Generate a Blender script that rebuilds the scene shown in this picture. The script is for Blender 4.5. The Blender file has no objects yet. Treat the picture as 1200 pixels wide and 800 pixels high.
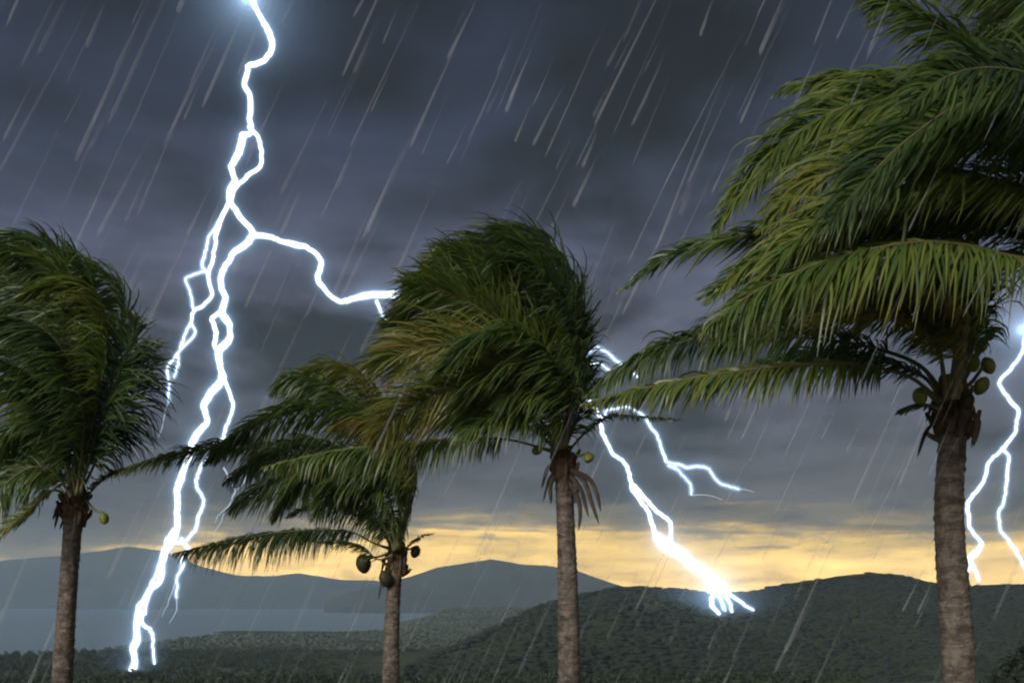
import bpy, bmesh, math, random
import numpy as np
from mathutils import Vector

SC = bpy.context.scene
COL = SC.collection
R = math.radians
rng = np.random.default_rng(7)
random.seed(7)

# ------------------------------------------------------------------ camera, light, sky
F = 1167.0            # focal length in pixels of the 1200 px wide photograph
HY = 703.0            # row of the horizon
EYE = 42.0            # camera height above the sea
cam_d = bpy.data.cameras.new("camera")
cam = bpy.data.objects.new("camera", cam_d)
COL.objects.link(cam)
cam_d.sensor_width = 36.0
cam_d.lens = 36.0 * F / 1200.0
cam_d.shift_y = (HY - 400.0) / 1200.0
cam_d.clip_start = 0.1
cam_d.clip_end = 40000.0
cam.location = (0, 0, EYE)
cam.rotation_euler = (R(90), 0, 0)
SC.camera = cam

SC.view_settings.view_transform = 'Standard'
SC.view_settings.look = 'None'
SC.view_settings.exposure = 0.0
SC.view_settings.gamma = 1.0
SC.view_settings.use_curve_mapping = False
SC.cycles.use_denoising = True
SC.cycles.max_bounces = 6
SC.cycles.transparent_max_bounces = 24
SC.cycles.volume_bounces = 1
SC.cycles.filter_width = 2.2

SUN_EL, SUN_AZ = R(27), R(212)     # behind the camera, to the left; azimuth clockwise from +Y
sun_d = bpy.data.lights.new("sun", 'SUN')
sun = bpy.data.objects.new("sun", sun_d)
COL.objects.link(sun)
sun_d.energy = 3.7
sun_d.angle = R(28)
sun_d.color = (1.0, 0.97, 0.91)
sdir = Vector((math.sin(SUN_AZ) * math.cos(SUN_EL), math.cos(SUN_AZ) * math.cos(SUN_EL), math.sin(SUN_EL)))
sun.rotation_euler = sdir.to_track_quat('Z', 'Y').to_euler()


def srgb(r, g, b):
    def c(v):
        v /= 255.0
        return v / 12.92 if v <= 0.04045 else ((v + 0.055) / 1.055) ** 2.4
    return (c(r), c(g), c(b), 1.0)


class NT:
    """small wrapper to wire node trees"""
    def __init__(s, tree):
        s.t = tree
        s.n = tree.nodes
        s.l = tree.links

    def add(s, typ, ins=None, **props):
        n = s.n.new(typ)
        for k, v in props.items():
            setattr(n, k, v)
        for k, v in (ins or {}).items():
            sock = n.inputs[k]
            if isinstance(v, bpy.types.NodeSocket):
                s.l.new(v, sock)
            else:
                sock.default_value = v
        return n

    def math(s, op, a, b=0.0, clamp=False):
        n = s.add('ShaderNodeMath', {0: a, 1: b}, operation=op)
        n.use_clamp = clamp
        return n.outputs[0]

    def mix(s, fac, a, b, blend='MIX'):
        n = s.add('ShaderNodeMix', data_type='RGBA', blend_type=blend)
        for k, v in ((0, fac), (6, a), (7, b)):
            if isinstance(v, bpy.types.NodeSocket):
                s.l.new(v, n.inputs[k])
            else:
                n.inputs[k].default_value = v
        return n.outputs[2]

    def ramp(s, fac, stops, interp='LINEAR'):
        n = s.add('ShaderNodeValToRGB', {0: fac})
        e = n.color_ramp
        e.interpolation = interp
        while len(e.elements) < len(stops):
            e.elements.new(0.5)
        for el, (p, c) in zip(e.elements, stops):
            el.position = p
            el.color = c
        return n.outputs[0]

    def noise(s, vec, scale, detail=4, rough=0.5, dist=0.0):
        n = s.add('ShaderNodeTexNoise', {'Scale': scale, 'Detail': detail, 'Roughness': rough, 'Distortion': dist})
        if vec is not None:
            s.l.new(vec, n.inputs['Vector'])
        return n.outputs[0]


world = bpy.data.worlds.new("World")
SC.world = world
world.use_nodes = True
world.node_tree.nodes.clear()
w = NT(world.node_tree)
gen = w.add('ShaderNodeTexCoord').outputs['Generated']
sep = w.add('ShaderNodeSeparateXYZ', {0: gen})
dx, dy, dz = sep.outputs
az = w.math('ARCTAN2', dx, dy)
# cloud layer seen from below: project the direction on a plane so that clouds flatten towards the horizon
zz = w.math('ADD', w.math('MAXIMUM', dz, 0.0), 0.16)
pl = w.add('ShaderNodeCombineXYZ', {0: w.math('DIVIDE', dx, zz), 1: w.math('ADD', w.math('DIVIDE', dy, zz), 4.4), 2: 0.6}).outputs[0]
n1 = w.noise(pl, 1.35, 4, 0.45, 0.35)
n2 = w.noise(pl, 3.4, 5, 0.52, 0.3)
# streaky layer near the horizon
st = w.add('ShaderNodeCombineXYZ', {0: w.math('MULTIPLY', az, 2.2), 1: w.math('MULTIPLY', dz, 26.0), 2: 0.3}).outputs[0]
n3 = w.noise(st, 1.6, 6, 0.6, 0.7)
st2 = w.add('ShaderNodeCombineXYZ', {0: w.math('MULTIPLY', az, 14.0), 1: w.math('MULTIPLY', dz, 60.0), 2: 1.3}).outputs[0]
n4 = w.noise(st2, 1.2, 5, 0.6, 0.4)
# cloud bank hanging lower to the left
left = w.add('ShaderNodeMapRange', {0: az, 1: -0.30, 2: -0.46, 3: 0.0, 4: 1.0}, interpolation_type='SMOOTHSTEP').outputs[0]
zq = w.math('ADD', dz, w.math('MULTIPLY', w.math('SUBTRACT', n3, 0.5), 0.06))
zq = w.math('ADD', zq, w.math('MULTIPLY', w.math('SUBTRACT', n4, 0.5), 0.062))
zq = w.math('ADD', zq, w.math('MULTIPLY', left, 0.034))
hz = w.ramp(w.math('MULTIPLY', zq, 2.0, True), [
    (0.000, (5.6, 3.5, 0.85, 1)),
    (0.060, (4.9, 3.1, 0.78, 1)),
    (0.112, (2.9, 1.85, 0.36, 1)),
    (0.135, (0.85, 0.62, 0.26, 1)),
    (0.158, srgb(150, 136, 104)),
    (0.19, srgb(96, 94, 93)),
    (0.24, srgb(72, 72, 78)),
    (0.36, srgb(74, 77, 89)),
    (0.54, srgb(85, 89, 106)),
    (0.70, srgb(62, 67, 86)),
    (0.84, srgb(41, 48, 67)),
    (1.0, srgb(32, 38, 56))])
lum = w.add('ShaderNodeMapRange', {0: w.math('ADD', w.math('MULTIPLY', n1, 0.6), w.math('MULTIPLY', n2, 0.4)),
                                   1: 0.40, 2: 0.60, 3: 0.06, 4: 1.92}).outputs[0]
cl_amt = w.add('ShaderNodeMapRange', {0: dz, 1: 0.04, 2: 0.16, 3: 0.25, 4: 1.0}).outputs[0]
lum = w.math('ADD', 1.0, w.math('MULTIPLY', w.math('SUBTRACT', lum, 1.0), cl_amt))
warm = w.mix(w.math('MULTIPLY', n2, 0.5), (1, 1, 1, 1), (1.03, 0.99, 1.02, 1))
clouds = w.mix(1.0, hz, warm, 'MULTIPLY')
clouds = w.add('ShaderNodeVectorMath', {0: clouds}, operation='SCALE')
w.l.new(lum, clouds.inputs['Scale'])
patch = w.add('ShaderNodeMapRange', {0: n4, 1: 0.35, 2: 0.65, 3: 0.62, 4: 1.3}).outputs[0]
low = w.add('ShaderNodeMapRange', {0: dz, 1: 0.07, 2: 0.12, 3: 1.0, 4: 0.0}).outputs[0]
patch = w.math('ADD', 1.0, w.math('MULTIPLY', w.math('SUBTRACT', patch, 1.0), low))
lit = w.add('ShaderNodeVectorMath', {0: clouds.outputs[0]}, operation='SCALE')
w.l.new(patch, lit.inputs['Scale'])
clouds = lit
bg1 = w.add('ShaderNodeBackground', {'Color': clouds.outputs[0], 'Strength': 1.0})
sky = w.add('ShaderNodeTexSky', sky_type='NISHITA')
sky.sun_disc = False
sky.sun_elevation = SUN_EL
sky.sun_rotation = SUN_AZ
bg2 = w.add('ShaderNodeBackground', {'Color': sky.outputs[0], 'Strength': 0.05})
mixw = w.add('ShaderNodeMixShader', {0: 0.97, 1: bg2.outputs[0], 2: bg1.outputs[0]})
wo = w.add('ShaderNodeOutputWorld', {'Surface': mixw.outputs[0]})

# ------------------------------------------------------------------ helpers


def at(px, py, d):
    """the point that stands d metres ahead and is seen at that pixel"""
    return np.array([(px - 600.0) / F * d, d, EYE + (HY - py) / F * d])


def mesh_np(name, verts, faces_list, smooth=False):
    """faces_list: list of (n,k) int arrays"""
    me = bpy.data.meshes.new(name)
    verts = np.asarray(verts, dtype=np.float32)
    loops = np.concatenate([f.ravel() for f in faces_list]).astype(np.int32)
    sizes = np.concatenate([np.full(len(f), f.shape[1], dtype=np.int32) for f in faces_list])
    starts = np.concatenate([[0], np.cumsum(sizes)[:-1]]).astype(np.int32)
    me.vertices.add(len(verts))
    me.vertices.foreach_set('co', verts.ravel())
    me.loops.add(len(loops))
    me.loops.foreach_set('vertex_index', loops)
    me.polygons.add(len(sizes))
    me.polygons.foreach_set('loop_start', starts)
    me.polygons.foreach_set('loop_total', sizes)
    if smooth:
        me.polygons.foreach_set('use_smooth', np.ones(len(sizes), dtype=bool))
    me.update(calc_edges=True)
    return me


def obj(name, me, mat, parent=None, kind=None, label=None, cat=None, group=None):
    o = bpy.data.objects.new(name, me)
    COL.objects.link(o)
    if mat is not None and me is not None:
        me.materials.append(mat)
    if parent is not None:
        o.parent = parent
        o.matrix_parent_inverse.identity()
    if kind:
        o['kind'] = kind
    if label:
        o['label'] = label
    if cat:
        o['category'] = cat
    if group:
        o['group'] = group
    return o


def catmull(P, n, rad=None):
    """resample control points (m,3) to n points"""
    P = np.asarray(P, float)
    m = len(P)
    E = np.vstack([2 * P[0] - P[1], P, 2 * P[-1] - P[-2]])
    out = []
    us = np.linspace(0, m - 1, max(n * 4, 60))
    for u in us:
        i = min(int(u), m - 2)
        t = u - i
        p0, p1, p2, p3 = E[i], E[i + 1], E[i + 2], E[i + 3]
        out.append(0.5 * ((2 * p1) + (-p0 + p2) * t + (2 * p0 - 5 * p1 + 4 * p2 - p3) * t * t + (-p0 + 3 * p1 - 3 * p2 + p3) * t ** 3))
    out = np.array(out)
    s = np.concatenate([[0], np.cumsum(np.linalg.norm(np.diff(out[:, :3], axis=0), axis=1))])
    q = np.linspace(0, s[-1], n)
    return np.stack([np.interp(q, s, out[:, k]) for k in range(out.shape[1])], 1), s[-1]


def unit(v):
    return v / np.maximum(np.linalg.norm(v, axis=-1, keepdims=True), 1e-9)


def frames(P, ref):
    """parallel transported frames"""
    T = unit(np.gradient(P, axis=0))
    N = np.zeros_like(P)
    n = ref - T[0] * np.dot(ref, T[0])
    n = unit(n)
    for i in range(len(P)):
        n = n - T[i] * np.dot(n, T[i])
        n = unit(n)
        N[i] = n
    return T, N, np.cross(T, N)


def tube(P, rad, sides=6, ref=np.array([0.31, -0.9, 0.2]), flat=1.0, caps=True):
    """verts, quads of a tube along P with radii rad"""
    P = np.asarray(P, float)
    T, N, B = frames(P, ref)
    a = np.linspace(0, 2 * math.pi, sides, endpoint=False)
    rad = np.broadcast_to(np.asarray(rad, float), (len(P),))
    V = P[:, None] + rad[:, None, None] * (np.cos(a)[None, :, None] * N[:, None] * flat + np.sin(a)[None, :, None] * B[:, None])
    n = len(P)
    i = np.arange(n - 1)[:, None] * sides
    j = np.arange(sides)[None]
    k = (j + 1) % sides
    Q = np.stack([i + j, i + k, i + sides + k, i + sides + j], -1).reshape(-1, 4)
    V = V.reshape(-1, 3)
    tris = np.zeros((0, 3), int)
    if caps:
        V = np.vstack([V, P[0], P[-1]])
        c0, c1 = len(V) - 2, len(V) - 1
        jj = np.arange(sides)
        kk = (jj + 1) % sides
        tris = np.vstack([np.stack([np.full(sides, c0), kk, jj], 1), np.stack([np.full(sides, c1), (n - 1) * sides + jj, (n - 1) * sides + kk], 1)])
    return V, Q, tris


class Bag:
    """collects pieces into one mesh"""
    def __init__(s):
        s.v, s.q, s.t, s.n = [], [], [], 0

    def add(s, V, Q=None, T=None):
        s.v.append(V)
        if Q is not None and len(Q):
            s.q.append(Q + s.n)
        if T is not None and len(T):
            s.t.append(T + s.n)
        s.n += len(V)

    def mesh(s, name, smooth=False):
        fl = []
        if s.q:
            fl.append(np.vstack(s.q))
        if s.t:
            fl.append(np.vstack(s.t))
        return mesh_np(name, np.vstack(s.v), fl, smooth)


def new_mat(name):
    m = bpy.data.materials.new(name)
    m.use_nodes = True
    m.node_tree.nodes.clear()
    nt = NT(m.node_tree)
    out = nt.add('ShaderNodeOutputMaterial')
    return m, nt, out


def sstep(x, a, b):
    t = np.clip((x - a) / (b - a), 0, 1)
    return t * t * (3 - 2 * t)


def vnoise(x, y, seed=0):
    """smooth value noise on arrays"""
    def h(i, j):
        v = np.sin(i * 127.1 + j * 311.7 + seed * 74.7) * 43758.5453
        return v - np.floor(v)
    xi, yi = np.floor(x), np.floor(y)
    xf, yf = x - xi, y - yi
    u, v = xf * xf * (3 - 2 * xf), yf * yf * (3 - 2 * yf)
    return (h(xi, yi) * (1 - u) + h(xi + 1, yi) * u) * (1 - v) + (h(xi, yi + 1) * (1 - u) + h(xi + 1, yi + 1) * u) * v


def fbm(x, y, o=4, seed=0):
    s, a = 0, 0.5
    for k in range(o):
        s = s + a * (vnoise(x, y, seed + k) - 0.5)
        x, y, a = x * 2.03, y * 2.03, a * 0.5
    return s


# ------------------------------------------------------------------ materials
def mat_leaf():
    m, nt, out = new_mat("palm_leaf")
    at_ = nt.add('ShaderNodeAttribute', attribute_name='blade')
    ag = nt.add('ShaderNodeAttribute', attribute_name='age', attribute_type='OBJECT')
    s = nt.add('ShaderNodeSeparateColor', {0: at_.outputs['Color']})
    rnd, along = s.outputs[0], s.outputs[1]
    pos = nt.add('ShaderNodeTexCoord').outputs['Object']
    nz = nt.noise(pos, 1.7, 3)
    a = nt.math('ADD', ag.outputs['Fac'], nt.math('MULTIPLY', nt.math('SUBTRACT', rnd, 0.5), 0.35))
    a = nt.math('ADD', a, nt.math('MULTIPLY', nt.math('SUBTRACT', nz, 0.5), 0.7), True)
    col = nt.ramp(a, [(0.0, (0.036, 0.064, 0.04, 1)), (0.22, (0.068, 0.114, 0.038, 1)), (0.45, (0.115, 0.168, 0.04, 1)),
                      (0.7, (0.195, 0.22, 0.046, 1)), (0.88, (0.27, 0.22, 0.07, 1)), (1.0, (0.24, 0.15, 0.07, 1))])
    tip = nt.math('MULTIPLY', nt.math('POWER', along, 5.0), nt.math('ADD', 0.1, nt.math('MULTIPLY', ag.outputs['Fac'], 0.8)), True)
    col = nt.mix(tip, col, (0.14, 0.085, 0.035, 1))
    p = nt.add('ShaderNodeBsdfPrincipled', {'Base Color': col, 'Roughness': 0.38})
    p.inputs['Specular IOR Level'].default_value = 0.45
    tr = nt.add('ShaderNodeBsdfTranslucent', {'Color': nt.mix(1.0, col, (1.3, 1.35, 0.6, 1), 'MULTIPLY')})
    mx = nt.add('ShaderNodeMixShader', {0: 0.4, 1: p.outputs[0], 2: tr.outputs[0]})
    nt.l.new(mx.outputs[0], out.inputs['Surface'])
    return m


def mat_rachis():
    m, nt, out = new_mat("palm_rib")
    ag = nt.add('ShaderNodeAttribute', attribute_name='age', attribute_type='OBJECT')
    pos = nt.add('ShaderNodeTexCoord').outputs['Object']
    nz = nt.noise(pos, 9.0, 3)
    col = nt.mix(ag.outputs['Fac'], (0.075, 0.085, 0.035, 1), (0.19, 0.145, 0.06, 1))
    col = nt.mix(nt.math('MULTIPLY', nz, 0.5), col, (0.1, 0.075, 0.04, 1))
    p = nt.add('ShaderNodeBsdfPrincipled', {'Base Color': col, 'Roughness': 0.5})
    nt.l.new(p.outputs[0], out.inputs['Surface'])
    return m


def mat_trunk():
    m, nt, out = new_mat("palm_bark")
    tc = nt.add('ShaderNodeTexCoord').outputs['Object']
    mp = nt.add('ShaderNodeMapping', {'Vector': tc, 'Scale': (9, 9, 5)}).outputs[0]
    n1 = nt.noise(mp, 1.5, 6, 0.65, 0.5)
    n2 = nt.noise(tc, 30.0, 5, 0.7)
    mp2 = nt.add('ShaderNodeMapping', {'Vector': tc, 'Scale': (5, 5, 14)}).outputs[0]
    n3 = nt.noise(mp2, 1.4, 4, 0.6, 0.8)
    col = nt.ramp(n1, [(0.25, (0.045, 0.033, 0.025, 1)), (0.44, (0.14, 0.104, 0.08, 1)), (0.58, (0.23, 0.176, 0.138, 1)), (0.78, (0.34, 0.29, 0.245, 1))])
    dark = nt.add('ShaderNodeMapRange', {0: n3, 1: 0.36, 2: 0.56, 3: 0.35, 4: 1.0}).outputs[0]
    sc = nt.add('ShaderNodeVectorMath', {0: col}, operation='SCALE')
    nt.l.new(dark, sc.inputs['Scale'])
    col = nt.mix(nt.math('MULTIPLY', n2, 0.45), sc.outputs[0], (0.05, 0.04, 0.03, 1))
    b = nt.add('ShaderNodeBump', {'Strength': 0.7, 'Distance': 0.03, 'Height': nt.math('ADD', n2, nt.math('MULTIPLY', n3, 1.5))})
    p = nt.add('ShaderNodeBsdfPrincipled', {'Base Color': col, 'Roughness': 0.75, 'Normal': b.outputs[0]})
    nt.l.new(p.outputs[0], out.inputs['Surface'])
    return m


def mat_simple(name, stops, scale, rough=0.8, detail=5, bump=0.0, stretch=(1, 1, 1), coord='Object'):
    m, nt, out = new_mat(name)
    tc = nt.add('ShaderNodeTexCoord').outputs[coord]
    mp = nt.add('ShaderNodeMapping', {'Vector': tc, 'Scale': stretch}).outputs[0]
    n = nt.noise(mp, scale, detail, 0.6, 0.2)
    col = nt.ramp(n, stops)
    p = nt.add('ShaderNodeBsdfPrincipled', {'Base Color': col, 'Roughness': rough})
    p.inputs['Specular IOR Level'].default_value = 0.25
    if bump:
        b = nt.add('ShaderNodeBump', {'Strength': 0.6, 'Distance': bump, 'Height': n})
        nt.l.new(b.outputs[0], p.inputs['Normal'])
    nt.l.new(p.outputs[0], out.inputs['Surface'])
    return m


M_LEAF, M_RIB, M_TRUNK = mat_leaf(), mat_rachis(), mat_trunk()
M_FIBRE = mat_simple("palm_fibre", [(0.3, (0.03, 0.02, 0.013, 1)), (0.55, (0.11, 0.07, 0.04, 1)), (0.75, (0.2, 0.14, 0.08, 1))], 14, 0.9, 6, 0.01, (3, 3, 0.6))
M_NUT = mat_simple("green_coconut", [(0.3, (0.09, 0.12, 0.025, 1)), (0.6, (0.18, 0.19, 0.04, 1)), (0.8, (0.26, 0.22, 0.08, 1))], 6, 0.4)
M_NUTD = mat_simple("dark_coconut", [(0.3, (0.02, 0.022, 0.012, 1)), (0.7, (0.055, 0.05, 0.022, 1))], 7, 0.5)
M_DEAD = mat_simple("dead_leaf", [(0.3, (0.03, 0.022, 0.016, 1)), (0.7, (0.1, 0.075, 0.055, 1))], 9, 0.8)
M_GROUND = mat_simple("scrub_ground", [(0.3, (0.04, 0.056, 0.034, 1)), (0.55, (0.065, 0.084, 0.05, 1)), (0.75, (0.09, 0.11, 0.065, 1))], 0.02, 0.95, 9, 0.5)
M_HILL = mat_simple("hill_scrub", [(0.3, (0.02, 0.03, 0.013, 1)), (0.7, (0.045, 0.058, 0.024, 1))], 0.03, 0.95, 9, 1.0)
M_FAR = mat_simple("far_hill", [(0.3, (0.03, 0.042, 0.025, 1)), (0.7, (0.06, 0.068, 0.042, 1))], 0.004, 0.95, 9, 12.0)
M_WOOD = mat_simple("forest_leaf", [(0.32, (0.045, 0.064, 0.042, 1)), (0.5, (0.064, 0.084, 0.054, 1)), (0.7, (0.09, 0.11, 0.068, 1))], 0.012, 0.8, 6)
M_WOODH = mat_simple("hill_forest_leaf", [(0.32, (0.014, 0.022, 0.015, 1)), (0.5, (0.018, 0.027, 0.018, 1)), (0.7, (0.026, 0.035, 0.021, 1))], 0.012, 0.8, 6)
M_WOODN = mat_simple("near_forest_leaf", [(0.3, (0.012, 0.024, 0.010, 1)), (0.5, (0.026, 0.044, 0.016, 1)), (0.7, (0.05, 0.07, 0.026, 1))], 0.35, 0.6, 6)


def mat_sea():
    m, nt, out = new_mat("sea_water")
    tc = nt.add('ShaderNodeTexCoord').outputs['Object']
    n1 = nt.noise(tc, 0.05, 6, 0.65, 0.3)
    b = nt.add('ShaderNodeBump', {'Strength': 1.0, 'Distance': 2.2, 'Height': n1})
    col = nt.ramp(nt.noise(tc, 0.002, 4), [(0.35, (0.19, 0.27, 0.33, 1)), (0.65, (0.22, 0.305, 0.37, 1))])  # pale base colour stands in for sky reflection on darker water
    p = nt.add('ShaderNodeBsdfPrincipled', {'Base Color': col, 'Roughness': 0.45, 'IOR': 1.33, 'Normal': b.outputs[0]})
    nt.l.new(p.outputs[0], out.inputs['Surface'])
    return m


M_SEA = mat_sea()

# ------------------------------------------------------------------ terrain


def shore(t):
    return np.interp(t, [-1.5, -0.52, -0.42, -0.31, -0.14, -0.06, 1.5], [700, 740, 800, 1150, 1330, 2600, 3000])


def ground_h(x, y):
    r = np.hypot(x, y)
    t = np.where(y > 1, x / np.maximum(y, 1.0), np.sign(x) * 1.5)
    t = np.clip(t, -1.5, 1.5)
    z = np.interp(r, [0, 22, 34, 60, 120, 300, 450, 700, 1500, 7000], [38.8, 38.8, 33, 27, 21, 15, 4.0, 2.2, 1.4, 1.4])
    z = z + fbm(x / 60, y / 60, 4, 3) * np.interp(r, [0, 40, 200, 450, 600], [0.0, 0.5, 3.0, 2.5, 1.5])
    # headland beyond the bay
    z = z + 26 * np.exp(-np.maximum(0, (-105 - x)) ** 2 / 55 ** 2 - ((y - 1900) / 260) ** 2) * (x < 900)
    # the near wooded spur at the right
    z = z + 13.0 * np.exp(-((r - 105) / 34) ** 2) * np.clip((t - 0.36) / 0.16, 0, 1.1)
    # land ends at the shore
    s = shore(t)
    front = y > 0
    z = np.where(front, z - 12 * sstep(y, s - 30, s + 40) * (y > 200), z)
    return z


RPX = [250, 430, 470, 520, 560, 600, 640, 690, 720, 750, 790, 830, 880, 920, 960, 1020, 1060, 1090, 1140, 1200, 1300, 1500, 1900]
RPY = [830, 800, 779, 756, 739, 719, 702, 690, 683, 683, 685, 691, 689, 681, 675, 668, 671, 679, 683, 681, 672, 640, 600]
RD = [300, 350, 375, 420, 460, 500, 560, 610, 630, 650, 680, 700, 710, 720, 740, 780, 790, 790, 790, 790, 800, 850, 900]


def hill_h(t, d):
    px = t * F + 600
    D = np.interp(px, RPX, RD)
    zr = EYE + (HY - np.interp(px, RPX, RPY)) / F * D - 2.2
    u = (D - d) / 330.0
    front = zr - (zr - 2) * np.clip(u, 0, 1) ** 1.15
    back = zr - (zr - 2) * sstep(-u, 0, 1.6)
    z = np.where(d < D, front, back)
    gul = fbm(t * 9 + d / 400, d / 130, 4, 9)
    z = z + gul * 13 * np.clip(np.abs(u) * 2.2, 0, 1)
    return z


def polar_grid():
    azs = np.concatenate([np.linspace(-math.pi, -0.75, 40, endpoint=False), np.linspace(-0.75, 0.75, 200, endpoint=False), np.linspace(0.75, math.pi, 40, endpoint=False)])
    rs = np.concatenate([[1.5, 6, 12], np.geomspace(18, 6900, 150)])
    A, Rr = np.meshgrid(azs, rs)
    X, Y = Rr * np.sin(A), Rr * np.cos(A)
    Z = ground_h(X, Y)
    V = np.stack([X, Y, Z], -1).reshape(-1, 3)
    na, nr = len(azs), len(rs)
    i = np.arange(nr - 1)[:, None] * na
    j = np.arange(na)[None]
    k = (j + 1) % na
    Q = np.stack([i + j, i + na + j, i + na + k, i + k], -1).reshape(-1, 4)
    V = np.vstack([V, [0, 0, 38.8]])
    c = len(V) - 1
    jj = np.arange(na)
    T = np.stack([jj, (jj + 1) % na, np.full(na, c)], 1)
    return mesh_np("ground", V, [Q[:, ::-1], T[:, ::-1]], True)


def grid_mesh(name, X, Y, Z):
    n, m = X.shape
    V = np.stack([X, Y, Z], -1).reshape(-1, 3)
    i = np.arange(n - 1)[:, None] * m
    j = np.arange(m - 1)[None]
    Q = np.stack([i + j, i + j + 1, i + m + j + 1, i + m + j], -1).reshape(-1, 4)
    return mesh_np(name, V, [Q], True)


obj("ground", polar_grid(), M_GROUND, kind='structure')

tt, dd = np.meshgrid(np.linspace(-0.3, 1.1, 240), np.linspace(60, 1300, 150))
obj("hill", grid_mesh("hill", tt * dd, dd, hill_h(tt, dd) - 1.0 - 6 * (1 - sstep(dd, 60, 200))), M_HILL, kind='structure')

# sea
ang = np.linspace(0, 2 * math.pi, 96, endpoint=False)
V = np.vstack([np.stack([6950 * np.sin(ang), 6950 * np.cos(ang), np.zeros(96)], 1)])
me = mesh_np("sea", V, [np.arange(96)[None, ::-1]])
obj("sea", me, M_SEA, kind='structure')


def range_mesh(name, pxs, pys, d, depth, seed, amp):
    px = np.linspace(pxs[0], pxs[-1], 260)
    py = np.interp(px, pxs, pys)
    t = (px - 600) / F
    s = np.linspace(-1, 1, 60)
    S, T = np.meshgrid(s, t)
    Zr = EYE + (HY - np.interp(T * F + 600, pxs, pys)) / F * d
    D = d + S * depth
    prof = np.where(S < 0, (1 - np.abs(S)) ** 1.25, (1 - np.abs(S)) ** 1.4)
    Z = -6 + (Zr + 6) * prof
    Z = Z + fbm(T * 14, S * 2.2 + 5, 5, seed) * amp * np.clip(np.abs(S) * 3, 0.2, 1) * np.clip((1 - np.abs(S)) * 2, 0, 1) * 2
    return grid_mesh(name, T * D, D, Z)


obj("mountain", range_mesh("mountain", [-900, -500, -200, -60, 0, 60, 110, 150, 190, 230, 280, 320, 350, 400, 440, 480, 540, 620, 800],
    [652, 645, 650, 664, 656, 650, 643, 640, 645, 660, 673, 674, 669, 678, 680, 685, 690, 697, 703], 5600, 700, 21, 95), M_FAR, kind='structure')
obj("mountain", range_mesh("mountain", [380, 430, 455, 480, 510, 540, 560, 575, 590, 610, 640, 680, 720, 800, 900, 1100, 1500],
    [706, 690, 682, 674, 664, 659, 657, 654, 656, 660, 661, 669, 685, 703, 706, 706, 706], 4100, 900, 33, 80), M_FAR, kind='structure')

# ------------------------------------------------------------------ woods
def ico(sub, seed, jit):
    bm = bmesh.new()
    bmesh.ops.create_icosphere(bm, subdivisions=sub, radius=1.0)
    v = np.array([x.co[:] for x in bm.verts])
    f = np.array([[q.index for q in p.verts] for p in bm.faces])
    bm.free()
    g = np.random.default_rng(seed)
    v = v * (1 + g.uniform(-jit, jit, (len(v), 1)))
    return v, f


def scatter(name, pts, sizes, protos, mat, squash=(0.75, 1.15), smooth=False):
    B = Bag()
    n = len(pts)
    which = rng.integers(0, len(protos), n)
    for k, (pv, pf) in enumerate(protos):
        idx = np.where(which == k)[0]
        if not len(idx):
            continue
        a = rng.uniform(0, 2 * math.pi, len(idx))
        ca, sa = np.cos(a)[:, None], np.sin(a)[:, None]
        x = pv[None, :, 0] * ca - pv[None, :, 1] * sa
        y = pv[None, :, 0] * sa + pv[None, :, 1] * ca
        s = sizes[idx][:, None]
        h = rng.uniform(*squash, (len(idx), 1))
        V = np.stack([x * s, y * s, pv[None, :, 2] * s * h], -1) + pts[idx][:, None]
        Fc = pf[None] + (np.arange(len(idx)) * len(pv))[:, None, None]
        if pf.shape[1] == 4:
            B.add(V.reshape(-1, 3), Q=Fc.reshape(-1, pf.shape[1]))
        else:
            B.add(V.reshape(-1, 3), T=Fc.reshape(-1, pf.shape[1]))
    return obj(name, B.mesh(name, smooth), mat, kind='stuff')


lumps = [ico(1, k, 0.3) for k in range(6)]


def leafy(seed, n, size):
    """a crown of small leaf clumps: quads spread through several lobes"""
    g = np.random.default_rng(seed)
    lobes = g.normal(0, 1, (7, 3)) * [0.45, 0.45, 0.35]
    rads = g.uniform(0.35, 0.6, 7)
    V, Q = [], []
    for i in range(n):
        k = g.integers(0, 7)
        u = unit(g.normal(0, 1, 3))
        c = lobes[k] + u * rads[k] * g.uniform(0.75, 1.08)
        a = unit(np.cross(u + g.normal(0, 0.5, 3), g.normal(0, 1, 3)))
        b = unit(np.cross(a, u + g.normal(0, 0.6, 3)))
        s = size * g.uniform(0.6, 1.3)
        V += [c - a * s - b * s * .5, c + a * s * .2 - b * s * .7, c + a * s + b * s * .3, c - a * s * .3 + b * s * .8]
        Q.append([4 * i, 4 * i + 1, 4 * i + 2, 4 * i + 3])
    return np.array(V), np.array(Q)


leafies = [leafy(40 + k, 230, 0.16) for k in range(6)]


def rand_td(n, t0, t1, d0, d1):
    t = rng.uniform(t0, t1, n)
    d = np.sqrt(rng.uniform(d0 ** 2, d1 ** 2, n))
    return t, d


# near woods below the terrace
t, d = rand_td(2300, -0.85, 0.35, 225, 480)
x, y = t * d, d
sz = rng.uniform(2.0, 3.6, len(t))
pts = np.stack([x, y, ground_h(x, y) + sz * 0.75], 1)
scatter("forest", pts, sz, leafies, M_WOODN)
# coastal flat
t, d = rand_td(9000, -0.75, 0.15, 470, 1340)
ok = d < shore(t) - 25
t, d = t[ok], d[ok]
x, y = t * d, d
sz = rng.uniform(1.8, 3.6, len(t)) * np.interp(d, [470, 1300], [0.85, 0.95])
pts = np.stack([x, y, ground_h(x, y) + sz * np.where(d < 760, 0.6, 0.3)], 1)
nearm = d < 760
scatter("forest", pts[nearm], sz[nearm], leafies[:3], M_WOODN)
scatter("forest", pts[~nearm], sz[~nearm], lumps, M_WOOD, (0.3, 0.55), True)
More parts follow.
